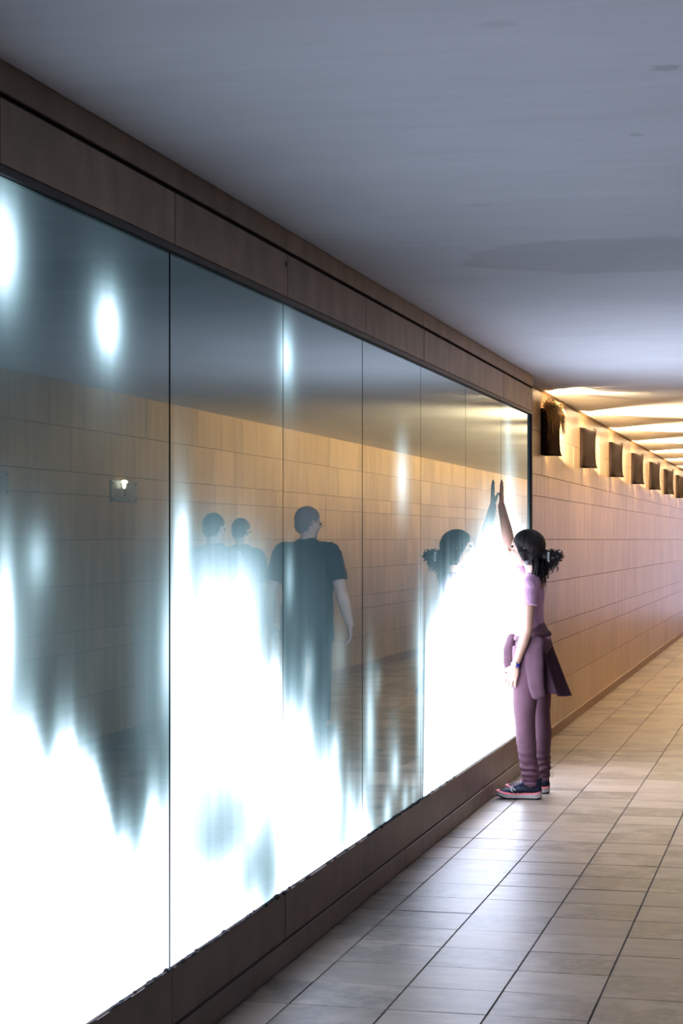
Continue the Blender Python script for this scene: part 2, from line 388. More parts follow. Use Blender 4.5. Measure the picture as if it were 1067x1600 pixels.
M_edge = mat('glass_edge', (.03, .05, .06), .2)

LAB = ['glowing mirror-glass wall panel just left of the photo edge, before the first seam',
 'leftmost full glass panel, teal-grey above with two round light spots',
 'glass panel right of the thick dark seam, reflecting two dark heads',
 'glass panel showing the right half of the reflected man in a dark shirt',
 'glass panel mostly clear, reflecting tan tiles with small white flecks near its foot',
 'glass panel holding the mirrored head and hair bun of the person in pink',
 'glass panel under the raised hand, with a flame of white light',
 'last glass panel at the far end of the lit wall, behind the person in pink']
def glass_panel(k, label):
    ya, yb = SEAMS[k], SEAMS[k+1] if k+1 < len(SEAMS) else YB-.036
    yb = min(yb, YB-.036)
    gp = .004
    ya += gp; yb -= gp
    if k == 6: ya += .004
    if k == 3: yb -= .001
    if k == 4: ya += .004     # the wide dark seam after the first full panel sits here
    z0, z1 = .2515, 2.2545
    ny, nz = 84, 72
    me = bpy.data.meshes.new('glass_panel')
    V = [(XG, lerp(ya, yb, i/ny), lerp(z0, z1, j/nz)) for j in range(nz+1) for i in range(ny+1)]
    F = [(j*(ny+1)+i, j*(ny+1)+i+1, (j+1)*(ny+1)+i+1, (j+1)*(ny+1)+i) for j in range(nz) for i in range(ny)]
    nf = len(F); nv = len(V)
    V += [(XG-.010, ya, z0), (XG-.010, yb, z0), (XG-.010, yb, z1), (XG-.010, ya, z1)]
    c = [0, ny, (nz+1)*(ny+1)-1, nz*(ny+1)]; b = [nv, nv+1, nv+2, nv+3]
    F += [b[::-1]] 
    F += [[b[0], b[1]]+[i for i in range(ny, -1, -1)], [b[2], b[3]]+[nz*(ny+1)+i for i in range(ny+1)],
          [b[1], b[2]]+[j*(ny+1)+ny for j in range(nz, -1, -1)], [b[3], b[0]]+[j*(ny+1) for j in range(nz+1)]]
    me.from_pydata(V, [], F); me.update()
    me.materials.append(M_glass); me.materials.append(M_edge)
    me.polygons.foreach_set('material_index', [0]*nf+[1]*5)
    a = me.attributes.new('glow', 'FLOAT_COLOR', 'POINT')
    cols = []
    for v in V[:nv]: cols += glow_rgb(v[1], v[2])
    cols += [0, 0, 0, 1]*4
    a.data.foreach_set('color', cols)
    o = bpy.data.objects.new('glass_panel', me); C.objects.link(o)
    return tag(o, label, 'glass panel', 'backlit mirror-glass panels along the left wall')
for k in range(2, 10):
    glass_panel(k, LAB[k-2])

# ------------------------------------------------------------------ sconces
M_shell = mat('bronze_sconce_shell', (.0055, .0032, .0022), .9, 0, spec=.02, noise_amt=.2, noise_scale=30)
M_lamp = mat('lamp_tube', (1, 1, 1), .4, emit=LAMP_WARM, estr=LAMP_TUBE)
M_plate_in = mat('sconce_back_plate', (.75, .72, .65), .5)
SZ0, SZ1 = 2.047, 2.378
def sconce():
    r = empty('wall_sconce', (XF, 0, SZ0))
    H = SZ1-SZ0
    # saddle-shaped half shell: bows out from the wall in plan, hollow in height
    bm = bmesh.new(); n, mrows = 22, 18; W = .115
    def P(a, t, off):
        fl = .015*(2*t-1)**2+(.014*(1-t/.12)**2 if t < .12 else 0)
        x = -.001+.087*((1+math.cos(a))/2)**2+(.054+fl-off)*math.sin(a)**.75
        y = (W-off)*math.cos(a)
        return Vector((x, y, H*t-.02*t*math.sin(a)**2))
    go = [[bm.verts.new(P(PI*i/n, j/mrows, 0)) for i in range(n+1)] for j in range(mrows+1)]
    gi = [[bm.verts.new(P(PI*i/n, j/mrows, .004)) for i in range(n+1)] for j in range(mrows+1)]
    for j in range(mrows):
        for i in range(n):
            bm.faces.new((go[j][i], go[j][i+1], go[j+1][i+1], go[j+1][i]))
            bm.faces.new((gi[j][i], gi[j+1][i], gi[j+1][i+1], gi[j][i+1]))
    for i in range(n):
        bm.faces.new((go[0][i], gi[0][i], gi[0][i+1], go[0][i+1])); bm.faces.new((go[-1][i], go[-1][i+1], gi[-1][i+1], gi[-1][i]))
    for j in range(mrows):
        bm.faces.new((go[j][0], go[j+1][0], gi[j+1][0], gi[j][0])); bm.faces.new((go[j][-1], gi[j][-1], gi[j+1][-1], go[j+1][-1]))
    bmesh.ops.recalc_face_normals(bm, faces=bm.faces)
    obj('shell', bm, M_shell, r, True)
    # floor of the shell
    bm = bmesh.new()
    ring = [bm.verts.new(P(PI*i/n, 0, .004)+Vector((0, 0, .002))) for i in range(n+1)]
    ring += [bm.verts.new((.002, -W+.004, .002)), bm.verts.new((.002, W-.004, .002))]
    f0 = bm.faces.new(ring); e = bmesh.ops.extrude_face_region(bm, geom=[f0])
    for v in e['geom']:
        if isinstance(v, bmesh.types.BMVert): v.co.z += .006
    bmesh.ops.recalc_face_normals(bm, faces=bm.faces)
    obj('bottom_plate', bm, M_shell, r)
    bm = bmesh.new(); bx(bm, .0005, .006, -.07, .07, .03, H-.03, .001); bx(bm, .006, .03, -.012, .012, .05, .062); bx(bm, .006, .03, -.012, .012, H-.09, H-.078)
    obj('back_plate', bm, M_plate_in, r)
    bm = bmesh.new(); loft(bm, [(.034, .01, .05), (.034, .01, H-.075)], [.012, .012], 12)
    obj('lamp_tube', bm, M_lamp, r, True)
    ld = bpy.data.lights.new('sconce_uplight', 'SPOT'); ld.energy = LAMP_SPOT; ld.color = (1, .76, .44)
    ld.spot_size = math.radians(125); ld.spot_blend = .6; ld.shadow_soft_size = .010
    lo = bpy.data.objects.new('uplight', ld); C.objects.link(lo); lo.parent = r; lo.location = (.060, 0, H-.012)
    d = Vector((.50, 0, .24)); lo.rotation_euler = d.to_track_quat('-Z', 'Y').to_euler()
    ld = bpy.data.lights.new('sconce_sidelight', 'SPOT'); ld.energy = LAMP_SIDE; ld.color = (1, .80, .52)
    ld.spot_size = math.radians(10); ld.spot_blend = .35; ld.shadow_soft_size = .012
    lo = bpy.data.objects.new('sidelight', ld); C.objects.link(lo); lo.parent = r; lo.location = (.072, .06, H*.5); lo.scale = (1, 1.9, 1)
    d = Vector((-math.sin(math.radians(5.6)), math.cos(math.radians(5.6)), 0)); lo.rotation_euler = d.to_track_quat('-Z', 'Y').to_euler()
    return r
def copy_tree(o, parent=None):
    c = o.copy(); C.objects.link(c)
    if parent: c.parent = parent
    for ch in list(o.children): copy_tree(ch, c)
    return c
proto = sconce()
SLAB = ['nearest bronze wall sconce, crowned with a tangle of dry straw', 'second bronze wall sconce, the first without straw on it',
 'third bronze wall sconce counted from the straw-topped one', 'fourth bronze wall sconce counted from the straw-topped one',
 'fifth bronze wall sconce along the tan tiled wall', 'sixth bronze wall sconce along the tan tiled wall', 'seventh bronze wall sconce, cut by the right photo edge',
 'eighth bronze wall sconce from the straw-topped one, beyond the right photo edge', 'ninth bronze wall sconce from the straw-topped one, beyond the right photo edge', 'last bronze wall sconce before the far end, beyond the right photo edge']
for k in range(10):
    o = proto if k == 0 else copy_tree(proto)
    o.location.y = 13.62+2.4*k
    lab = SLAB[k]
    tag(o, lab, 'wall lamp', 'row of bronze sconces on the far left wall')

# dry straw (old nest) on the first sconce
M_straw = mat('dry_straw', (.42, .26, .09), .8, noise_amt=.4, noise_scale=60)
bm = bmesh.new(); rnd = random.Random(3)
def stalk(p0, p1, sag, r):
    pts = []
    for t in (0, .35, .7, 1):
        q = p0.lerp(p1, t); q.z -= sag*math.sin(PI*t*.5); pts.append(q)
    loft(bm, pts, [r, r, r*.8, r*.5], 4, round_ends=False)
H = SZ1-SZ0
for i in range(1700):
    a = rnd.uniform(0, PI); rr_ = rnd.uniform(.2, 1)
    if rr_*math.sin(a) < .75 and math.cos(a) > -.45: continue
    p0 = Vector((.02+.105*math.sin(a)*rr_, -.03+.085*math.cos(a)*rr_, H+rnd.uniform(-.02, .05)*(1.1-rr_*.5)))
    d = Vector((rnd.uniform(-.4, 1), rnd.uniform(-1, 1), rnd.uniform(-.5, .5))).normalized()*rnd.uniform(.03, .075)
    stalk(p0, p0+d, rnd.uniform(0, .02), rnd.uniform(.0009, .002))
for i in range(300):
    a = rnd.uniform(.5, PI*.97)
    p0 = Vector((.03+.105*math.sin(a), .12*math.cos(a), H+rnd.uniform(-.03, .03)))
    ln = rnd.choice([.03, .05, .07, .1, .16])
    stalk(p0, p0+Vector((rnd.uniform(.005, .03), rnd.uniform(-.03, .03), -ln*.4)), ln*.6, rnd.uniform(.0008, .0018))
o = obj('straw_nest', bm, M_straw); o.location = (XF, 13.62, SZ0); tag(o, 'tangle of dry brown straw heaped on top of the nearest sconce', 'nest')

# steel cover plates on the opposite wall, seen in the glass
M_steel = mat('grey_cover_plate', (.22, .27, .29), .3, .6, noise_amt=.12, noise_scale=12)
M_hotspot = mat('emissive_hotspot', (1, .9, .8), .3, emit=(1, .85, .6), estr=9)  # bright spot on the plate, drawn as a small emissive body
YP = 13.13
def plate(y, label, hotspot):
    r = empty('cover_plate', (XR, y, 1.79)); tag(r, label, 'cover plate', 'grey metal plates on the opposite wall seen in the glass')
    bm = bmesh.new(); bx(bm, -.008, .002, -.27, .27, -.072, .085, .0015); obj('plate', bm, M_steel, r)
    for (a, b) in ((-.24, -.05), (.24, -.05), (-.24, .062), (.24, .062)):
        bm = bmesh.new(); ell(bm, (-.009, a, b), (.004, .008, .008), seg=8); obj('screw', bm, M_dark, r, True)
    bm = bmesh.new(); bx(bm, -.010, -.006, -.008, .010, -.03, .02, .001); obj('slot', bm, M_dark, r)
    if hotspot:
        bm = bmesh.new(); ell(bm, (-.03, -.06, .075), (.02, .05, .016), seg=12); ell(bm, (-.028, -.06, .05), (.014, .016, .025), seg=12)
        obj('hotspot', bm, M_hotspot, r, True)
    return r
plate(YP, 'grey metal plate with a small bright bulb, mirrored in the leftmost glass panel', True)
plate(YP-2.34, 'grey metal plate mirrored at the very left edge of the photo', False)

# ------------------------------------------------------------------ people
M_skin_girl = mat('skin_tan', (.42, .24, .17), .45, noise_amt=.06, noise_scale=30)
M_skin_man = mat('skin_pale', (.75, .56, .50), .5, noise_amt=.08, noise_scale=25)
M_hair_dark = mat('hair_dark_brown', (.010, .006, .006), .5, spec=.25, bump=.6, bump_scale=90)
M_hair_grey = mat('hair_cropped_grey', (.30, .30, .31), .85, bump=1, bump_scale=400)
M_eye = mat('eye', (.03, .02, .02), .1)

def rotm(yaw=0, pitch=0, roll=0):
    return Matrix.Rotation(yaw, 3, 'Z') @ Matrix.Rotation(-pitch, 3, 'Y') @ Matrix.Rotation(roll, 3, 'X')

def head_parts(bm, c, R, h):
    """head of height h, centre c at eye level, facing +x before R"""
    def T(x, y, z): return Vector(c)+R @ Vector((x*h, y*h, z*h))
    ell(bm, T(-.06, 0, .10), (.43*h, .335*h, .40*h), R, 28)         # cranium
    ell(bm, T(.05, 0, -.12), (.29*h, .275*h, .33*h), R, 24)          # mid face
    ell(bm, T(.13, 0, -.30), (.20*h, .20*h, .17*h), R, 20)           # jaw
    ell(bm, T(.27, 0, -.40), (.085*h, .10*h, .075*h), R, 14)         # chin
    ell(bm, T(.27, 0, .10), (.10*h, .24*h, .09*h), R, 16)            # brow
    ell(bm, T(.20, .13, -.12), (.12*h, .10*h, .10*h), R, 14)         # cheeks
    ell(bm, T(.20, -.13, -.12), (.12*h, .10*h, .10*h), R, 14)
    loft(bm, [T(.33, 0, .06), T(.385, 0, -.04), T(.43, 0, -.115), T(.37, 0, -.15)], [.028*h, .034*h, .05*h, .045*h], 10, R @ Vector((0, 1, 0)))
    ell(bm, T(.33, 0, -.225), (.055*h, .105*h, .026*h), R, 12)       # lips
    ell(bm, T(.32, 0, -.275), (.055*h, .09*h, .028*h), R, 12)
    for s in (1, -1):                                                # ears
        ell(bm, T(-.03, s*.335, -.03), (.075*h, .035*h, .125*h), R @ rotm(s*.35, .15), 12)
        ell(bm, T(-.01, s*.325, -.12), (.04*h, .03*h, .05*h), R, 10)
    return T

def hand_parts(bm, wrist, fdir, palm_n, L, thumb_dir, curl=0.0, spread=.06, rr=None):
    """palm and five fingers. fdir: to the fingertips, palm_n: out of the palm, L: hand length"""
    f = Vector(fdir).normalized(); n = Vector(palm_n); n = (n-f*n.dot(f)).normalized(); s = Vector(thumb_dir); s = (s-f*s.dot(f)-n*s.dot(n)).normalized()
    w_ = Vector(wrist); r0 = rr or L*.047
    loft(bm, [w_, w_+f*L*.14, w_+f*L*.32, w_+f*L*.47], [(L*.15, L*.10), (L*.20, L*.085), (L*.235, L*.075), (L*.22, L*.06)], 14, s)
    spec = [(.165, .46, .78), (.055, .50, .88), (-.055, .47, .80), (-.165, .38, .62)]
    for i, (o_, l_, k) in enumerate(spec):
        b = w_+f*L*.44+s*L*o_*1.05
        a = (o_/.165)*spread
        d = (f*math.cos(a)+s*math.sin(a))
        pts = [b-f*L*.08, b]; q = b; c = curl*.6
        ln = L*.56*k
        for j, fr in enumerate((.45, .31, .24)):
            dd = d*math.cos(c)+n*math.sin(c); q = q+dd*ln*fr; pts.append(q); c += curl*(.9 if j == 0 else .6)
        loft(bm, pts, [r0*1.1, r0*1.12, r0, r0*.9, r0*.78], 8, s)
    b = w_+f*L*.10+s*L*.13
    d1 = (f*.62+s*.72+n*.25).normalized(); d2 = (f*.85+s*.42+n*.3).normalized()
    loft(bm, [b, b+d1*L*.20, b+d1*L*.20+d2*L*.16, b+d1*L*.20+d2*L*.28], [r0*1.7, r0*1.45, r0*1.15, r0*.9], 8, n)

def V3(*a): return Vector(a)

# ---------------- the girl (local frame: +x forward, +y her left; turned to face the glass)
girl = empty('person', (-1.51, 10.80, 0), PI)
tag(girl, 'person in pink top and mauve joggers reaching up to touch the glass panel', 'person')
LEGS_G = {1: [V3(.0, .082, .84), V3(.018, .105, .62), V3(.022, .115, .45), V3(.018, .12, .34), V3(.002, .12, .20), V3(-.012, .12, .075)],
          -1: [V3(-.012, -.082, .84), V3(-.022, -.115, .62), V3(-.028, -.13, .45), V3(-.034, -.135, .34), V3(-.038, -.135, .20), V3(-.038, -.135, .075)]}
LSH, LEL, LWR = V3(-.005, .150, 1.185), V3(-.002, .188, .95), V3(.066, .185, .745)
RSH, REL, RWR = V3(.04, -.13, 1.20), V3(.150, -.160, 1.415), V3(.200, -.172, 1.645)
HC = V3(.040, 0, 1.395); HR = rotm(0, .22, 0); HH = .215
bm = bmesh.new()
T = head_parts(bm, HC, HR, HH)
loft(bm, [(-.022, 0, 1.19), (-.012, 0, 1.26), (.0, 0, 1.33), (.005, 0, 1.38)], [(.058, .05), (.045, .045), (.045, .047), (.05, .05)], 16)
loft(bm, [(0, 0, .80), (-.005, 0, .88), (.012, 0, .97), (.018, 0, 1.07), (.008, 0, 1.15), (-.005, 0, 1.205)],
     [(.125, .09), (.128, .088), (.105, .068), (.115, .076), (.122, .075), (.085, .05)], 24)
loft(bm, [(-.005, -.12, 1.19), (-.008, 0, 1.21), (-.005, .135, 1.19)], [.04, .045, .04], 14, V3(1, 0, 0))
loft(bm, [LSH, LSH.lerp(LEL, .5), LEL, LEL.lerp(LWR, .35), LWR], [.037, .034, .0285, .030, .0195], 14)
loft(bm, [RSH, RSH.lerp(REL, .5), REL, REL.lerp(RWR, .35), RWR], [.040, .038, .034, .034, .021], 14)
hand_parts(bm, LWR, (.10, -.02, -.30), (-.2, -1, 0), .155, (1, -.15, 0), curl=.35, spread=.12)
hand_parts(bm, RWR, (-.012, 0, 1), (1, 0, -.03), .158, (0, -1, .2), curl=.02, spread=.10)
for s in (1, -1):
    L = LEGS_G[s]
    loft(bm, L, [(.072, .08), (.062, .066), (.047, .05), (.046, .05), (.042, .044), (.03, .033)], 16)
    loft(bm, [L[-1]+V3(-.015, 0, -.03), L[-1]+V3(.05, 0, -.04), L[-1]+V3(.13, 0, -.052)], [(.028, .025), (.034, .022), (.032, .014)], 12)
me = fuse(bm, .0042, 3)
mesh_obj('body', me, M_skin_girl, girl, True)
for s in (1, -1):
    bm = bmesh.new(); ell(bm, T(.325, s*.155, .0), (.03*HH*1.2, .06*HH, .035*HH), HR, 10); obj('eye', bm, M_eye, girl, True)

# hair: cap, side fall, bun with loose strands
bm = bmesh.new()
def Hh(x, y, z): return HC+HR @ Vector((x*HH, y*HH, z*HH))
ell(bm, Hh(-.085, 0, .13), (.45*HH, .375*HH, .425*HH), HR, 32)
ell(bm, Hh(-.20, 0, -.08), (.33*HH, .345*HH, .36*HH), HR, 24)
for s in (1, -1):
    loft(bm, [Hh(.12, s*.27, .12), Hh(-.02, s*.345, -.05), Hh(-.10, s*.325, -.26)], [(.11*HH, .05*HH), (.15*HH, .055*HH), (.08*HH, .035*HH)], 10, V3(1, 0, 0))
loft(bm, [Hh(-.22, 0, -.18), Hh(-.30, 0, -.36), Hh(-.40, .02, -.52)], [(.26*HH, .16*HH), (.22*HH, .13*HH), (.10*HH, .07*HH)], 16)
bmf = fuse(bm, .0045, 3)
# keep the face clear: pull back everything in front of the hairline
inv = HR.transposed()
for v in bmf.vertices:
    q = inv @ (v.co-HC)/HH
    lim = .33 + .10*max(0, q.z-.25) - max(0, -q.z+.16)*.85
    lim = max(lim, -.02) if q.z > -.3 else lim
    if q.x > lim: 
        q.x = lim+(q.x-lim)*.02
        v.co = HC+HR @ (q*HH)
folds(bmf, lambda c: .0022*noise.noise(Vector((c.x*60, c.y*60, c.z*14))))
hair = mesh_obj('hair', bmf, M_hair_dark, girl, True)
bm = bmesh.new(); rnd = random.Random(12)
bc = V3(-.128, .0, 1.352)
ell(bm, bc, (.036, .036, .032), seg=18); ell(bm, bc+V3(-.025, .01, .006), (.022, .026, .02), seg=14)
loft(bm, [V3(-.07, 0, 1.36), bc], [.035, .03], 12)
for i in range(70):
    a, b = rnd.uniform(0, 2*PI), rnd.uniform(-1, 1)
    d = Vector((math.cos(a)*math.sqrt(1-b*b), math.sin(a)*math.sqrt(1-b*b), b))
    p0 = bc+d*.030; t = d.cross(Vector((rnd.uniform(-1, 1), rnd.uniform(-1, 1), rnd.uniform(-1, 1)))).normalized()
    e = p0+d*rnd.uniform(.004, .018)+t*rnd.uniform(.01, .035)
    if e.x > -.075: continue
    loft(bm, [p0, (p0+e)/2+d*.008, e], [.004, .003, .0008], 5, round_ends=False)
bun = obj('hair_bun', bm, M_hair_dark, hair, True)
M_clip = mat('hair_clip_grey', (.45, .45, .42), .3, .5)
bm = bmesh.new()
for i in range(7):
    a = -.9+i*.3
    loft(bm, [V3(-.094, .026*math.cos(a)+.012, 1.352+.034*math.sin(a)), V3(-.104, .034*math.cos(a)+.012, 1.352+.03*math.sin(a))], [.0035, .003], 6)
obj('hair_clip', bm, M_clip, hair, True)
bm = bmesh.new()
for i in range(330):
    # loose ends hanging from the bun and the nape
    k = rnd.random()
    if k < .25: p0 = bc+V3(rnd.uniform(-.01, .045), rnd.uniform(-.03, .03), -.015); ln = rnd.uniform(.02, .09)
    else: p0 = V3(rnd.uniform(-.075, -.03), rnd.uniform(-.05, .055), rnd.uniform(1.27, 1.34)); ln = rnd.uniform(.04, .11)*(1.35 if rnd.random() < .15 else 1)
    sw = rnd.uniform(-.022, .022); cu = rnd.uniform(-.010, .010)
    p = [p0, p0+V3(sw*.5+cu, rnd.uniform(-.006, .006), -ln*.3), p0+V3(sw*.9-cu*.4, rnd.uniform(-.01, .01), -ln*.6), p0+V3(sw+cu, rnd.uniform(-.012, .012), -ln*.85), p0+V3(sw*.6-cu, rnd.uniform(-.012, .012), -ln)]
    q = rnd.uniform(.0009, .0024)
    loft(bm, p, [q*1.3, q*1.3, q, q*.7, .0003], 5, round_ends=False)
for i in range(12):   # long fall in front of the far shoulder and near shoulder
    for s in (1, -1):
        p0 = V3(rnd.uniform(-.04, -.01), s*rnd.uniform(.055, .072), rnd.uniform(1.30, 1.36))
        p = [p0, p0+V3(-.005, s*.004, -.05), p0+V3(.004, s*.006, -.10), p0+V3(rnd.uniform(-.01, .012), 0, -rnd.uniform(.13, .16))]
        loft(bm, p, [.005, .0045, .003, .0006], 5, round_ends=False)
obj('loose_strands', bm, M_hair_dark, hair, True)

# T-shirt
M_tee = mat('pink_cotton', (.44, .24, .36), .8, noise_amt=.05, noise_scale=40, bump=.2, bump_scale=400)
bm = bmesh.new()
loft(bm, [(-.012, 0, .885), (.008, 0, .93), (.018, 0, 1.0), (.022, 0, 1.09), (.012, 0, 1.16), (-.004, 0, 1.215)],
     [(.136, .100), (.125, .088), (.122, .084), (.130, .088), (.137, .086), (.09, .058)], 28)
loft(bm, [(-.006, -.125, 1.192), (-.01, 0, 1.222), (-.006, .145, 1.192)], [.047, .05, .047], 16, V3(1, 0, 0))
loft(bm, [LSH+V3(0, -.02, .012), LSH.lerp(LEL, .25), LSH.lerp(LEL, .44)], [.048, .050, .052], 16, round_ends=False)
loft(bm, [RSH+V3(-.02, .03, -.02), RSH.lerp(REL, .22), RSH.lerp(REL, .42)], [.050, .050, .050], 16, round_ends=False)
loft(bm, [(-.02, 0, 1.21), (-.012, 0, 1.245)], [(.066, .058), (.053, .052)], 20, round_ends=False)
me = fuse(bm, .0046, 2)
folds(me, lambda c: .0045*noise.noise(Vector((c.x*9, c.y*9+c.z*14, c.z*5+4)))*(1.4 if c.z < 1.05 else .8)+.0025*noise.noise(c*38))
tee = mesh_obj('t_shirt', me, M_tee, girl, True)

# joggers
M_jog = mat('mauve_jersey', (.098, .038, .056), .8, noise_amt=.06, noise_scale=50, bump=.3, bump_scale=500)
M_jog2 = mat('mauve_jersey_rib', (.21, .10, .16), .8, bump=.4, bump_scale=300)
bm = bmesh.new()
loft(bm, [(.0, 0, .78), (-.012, 0, .85), (-.006, 0, .92), (.008, 0, .955)], [(.135, .098), (.148, .108), (.130, .095), (.118, .082)], 28)
for s in (1, -1):
    L = LEGS_G[s]
    loft(bm, [L[0], L[0].lerp(L[1], .5)+V3(.006, 0, 0), L[1], L[2], L[3], L[4], L[5]+V3(.0, 0, .045), L[5]+V3(0, 0, .025)],
         [(.084, .100), (.078, .088), (.066, .074), (.057, .060), (.053, .056), (.050, .052), (.050, .050), (.042, .042)], 24, round_ends=False)
me = fuse(bm, .0046, 2)
def jf(c):
    k = sst(.35, .12, c.z)
    v = .006*noise.noise(Vector((c.x*8, c.y*8, c.z*7)))+.0035*noise.noise(Vector((c.x*14, c.y*14, c.z*26)))*(.5+k)
    v += .0035*k*math.sin(c.z*150+noise.noise(c*10)*4)
    return v
folds(me, jf)
jog = mesh_obj('joggers', me, M_jog, girl, True)
for s in (1, -1):
    L = LEGS_G[s]; bm = bmesh.new()
    loft(bm, [L[5]+V3(0, 0, .000), L[5]+V3(0, 0, .018), L[5]+V3(0, 0, .036)], [(.040, .041), (.043, .044), (.041, .042)], 24, round_ends=False)
    obj('ankle_cuff', bm, M_jog2, jog, True)

# jacket tied at the waist, hanging behind
M_jack = mat('mauve_fleece', (.078, .031, .046), .85, noise_amt=.08, noise_scale=40, bump=.3, bump_scale=350)
bm = bmesh.new()
loft(bm, [V3(.094*math.cos(a)-.004, .136*math.sin(a), .905-.014*math.cos(a*1.0)) for a in [i*2*PI/24 for i in range(24)]]+[V3(.090, .006, .891)],
     [(.016, .014)]*25, 10, V3(0, 0, 1))
me = fuse(bm, .005, 2); folds(me, lambda c: .004*noise.noise(Vector((c.x*20, c.y*20, c.z*60))))
jk = mesh_obj('tied_jacket', me, M_jack, girl, True)
# back body of the jacket: a thick hanging sheet with deep folds, flaring backwards
bm = bmesh.new(); nu, nv = 60, 34; sheet = []
for j in range(nv+1):
    t = j/nv; row = []
    for i in range(nu+1):
        u = -1+2*i/nu
        ang = u*1.75
        bx_ = -.090-.100*t**1.05*(math.cos(ang*.55))**1.2
        rx = .04+.02*t
        fold = (.006+.020*t)*math.sin(u*11+.6+t*1.2)+.010*t*math.sin(u*23+2)
        x = bx_ + (.10-.0*t)*(1-math.cos(ang))*.72 - fold*math.cos(ang)
        y = (.135+.02*t)*math.sin(ang)/math.sin(1.5708 if abs(ang) > 1.57 else 1.5708) + fold*math.sin(ang)*.8
        z = .925-.385*t-.016*t*math.sin(u*5+1)+.045*t*math.cos(ang*.5)
        row.append((x, y, z))
    sheet.append(row)
vo = [[bm.verts.new(p_) for p_ in r_] for r_ in sheet]
for j in range(nv):
    for i in range(nu): bm.faces.new((vo[j][i], vo[j][i+1], vo[j+1][i+1], vo[j+1][i]))
bmesh.ops.solidify(bm, geom=bm.faces[:], thickness=.006)
bmesh.ops.recalc_face_normals(bm, faces=bm.faces)
obj('jacket_back', bm, M_jack, jk, True)
# sleeves: one hanging at her near hip, and the knotted ends in front
bm = bmesh.new()
loft(bm, [V3(-.045, .150, .895), V3(-.035, .172, .81), V3(-.038, .178, .72), V3(-.052, .172, .63), V3(-.062, .168, .585)], [(.050, .020), (.054, .024), (.050, .026), (.046, .024), (.040, .022)], 18, V3(1, 0, 0))
me = fuse(bm, .005, 2); folds(me, lambda c: .006*noise.noise(Vector((c.x*16, c.y*16, c.z*12))))
mesh_obj('jacket_sleeve', me, M_jack, jk, True)
bm = bmesh.new()
ell(bm, (.112, .0, .895), (.026, .034, .026))
loft(bm, [V3(.115, .02, .89), V3(.128, .035, .84), V3(.13, .04, .76), V3(.125, .045, .70)], [(.014, .026), (.016, .03), (.015, .028), (.012, .024)], 14)
loft(bm, [V3(.115, -.02, .89), V3(.124, -.05, .85), V3(.124, -.06, .78), V3(.118, -.06, .73)], [(.014, .026), (.016, .03), (.015, .028), (.012, .024)], 14)
me = fuse(bm, .005, 2); folds(me, lambda c: .004*noise.noise(c*24))
mesh_obj('jacket_knot', me, M_jack, jk, True)

# wristwatch
M_strap = mat('blue_strap', (.03, .04, .28), .4); M_face = mat('watch_face', (.6, .62, .68), .15, .4)
wd = (LWR-LEL).normalized()
wt = empty('wristwatch', (0, 0, 0)); wt.parent = girl
bm = bmesh.new(); c = LWR-wd*.010
loft(bm, [c-wd*.010, c+wd*.010], [.0245, .0245], 24, round_ends=False)
obj('strap', bm, M_strap, wt, True)
bm = bmesh.new(); u = V3(.35, .93, .05); u = (u-wd*u.dot(wd)).normalized()
bmesh.ops.create_cone(bm, cap_ends=True, segments=24, radius1=.0175, radius2=.0155, depth=.010, matrix=Matrix.Translation(c+u*.0265) @ u.to_track_quat('Z', 'Y').to_matrix().to_4x4())
obj('watch_face', bm, M_face, wt)

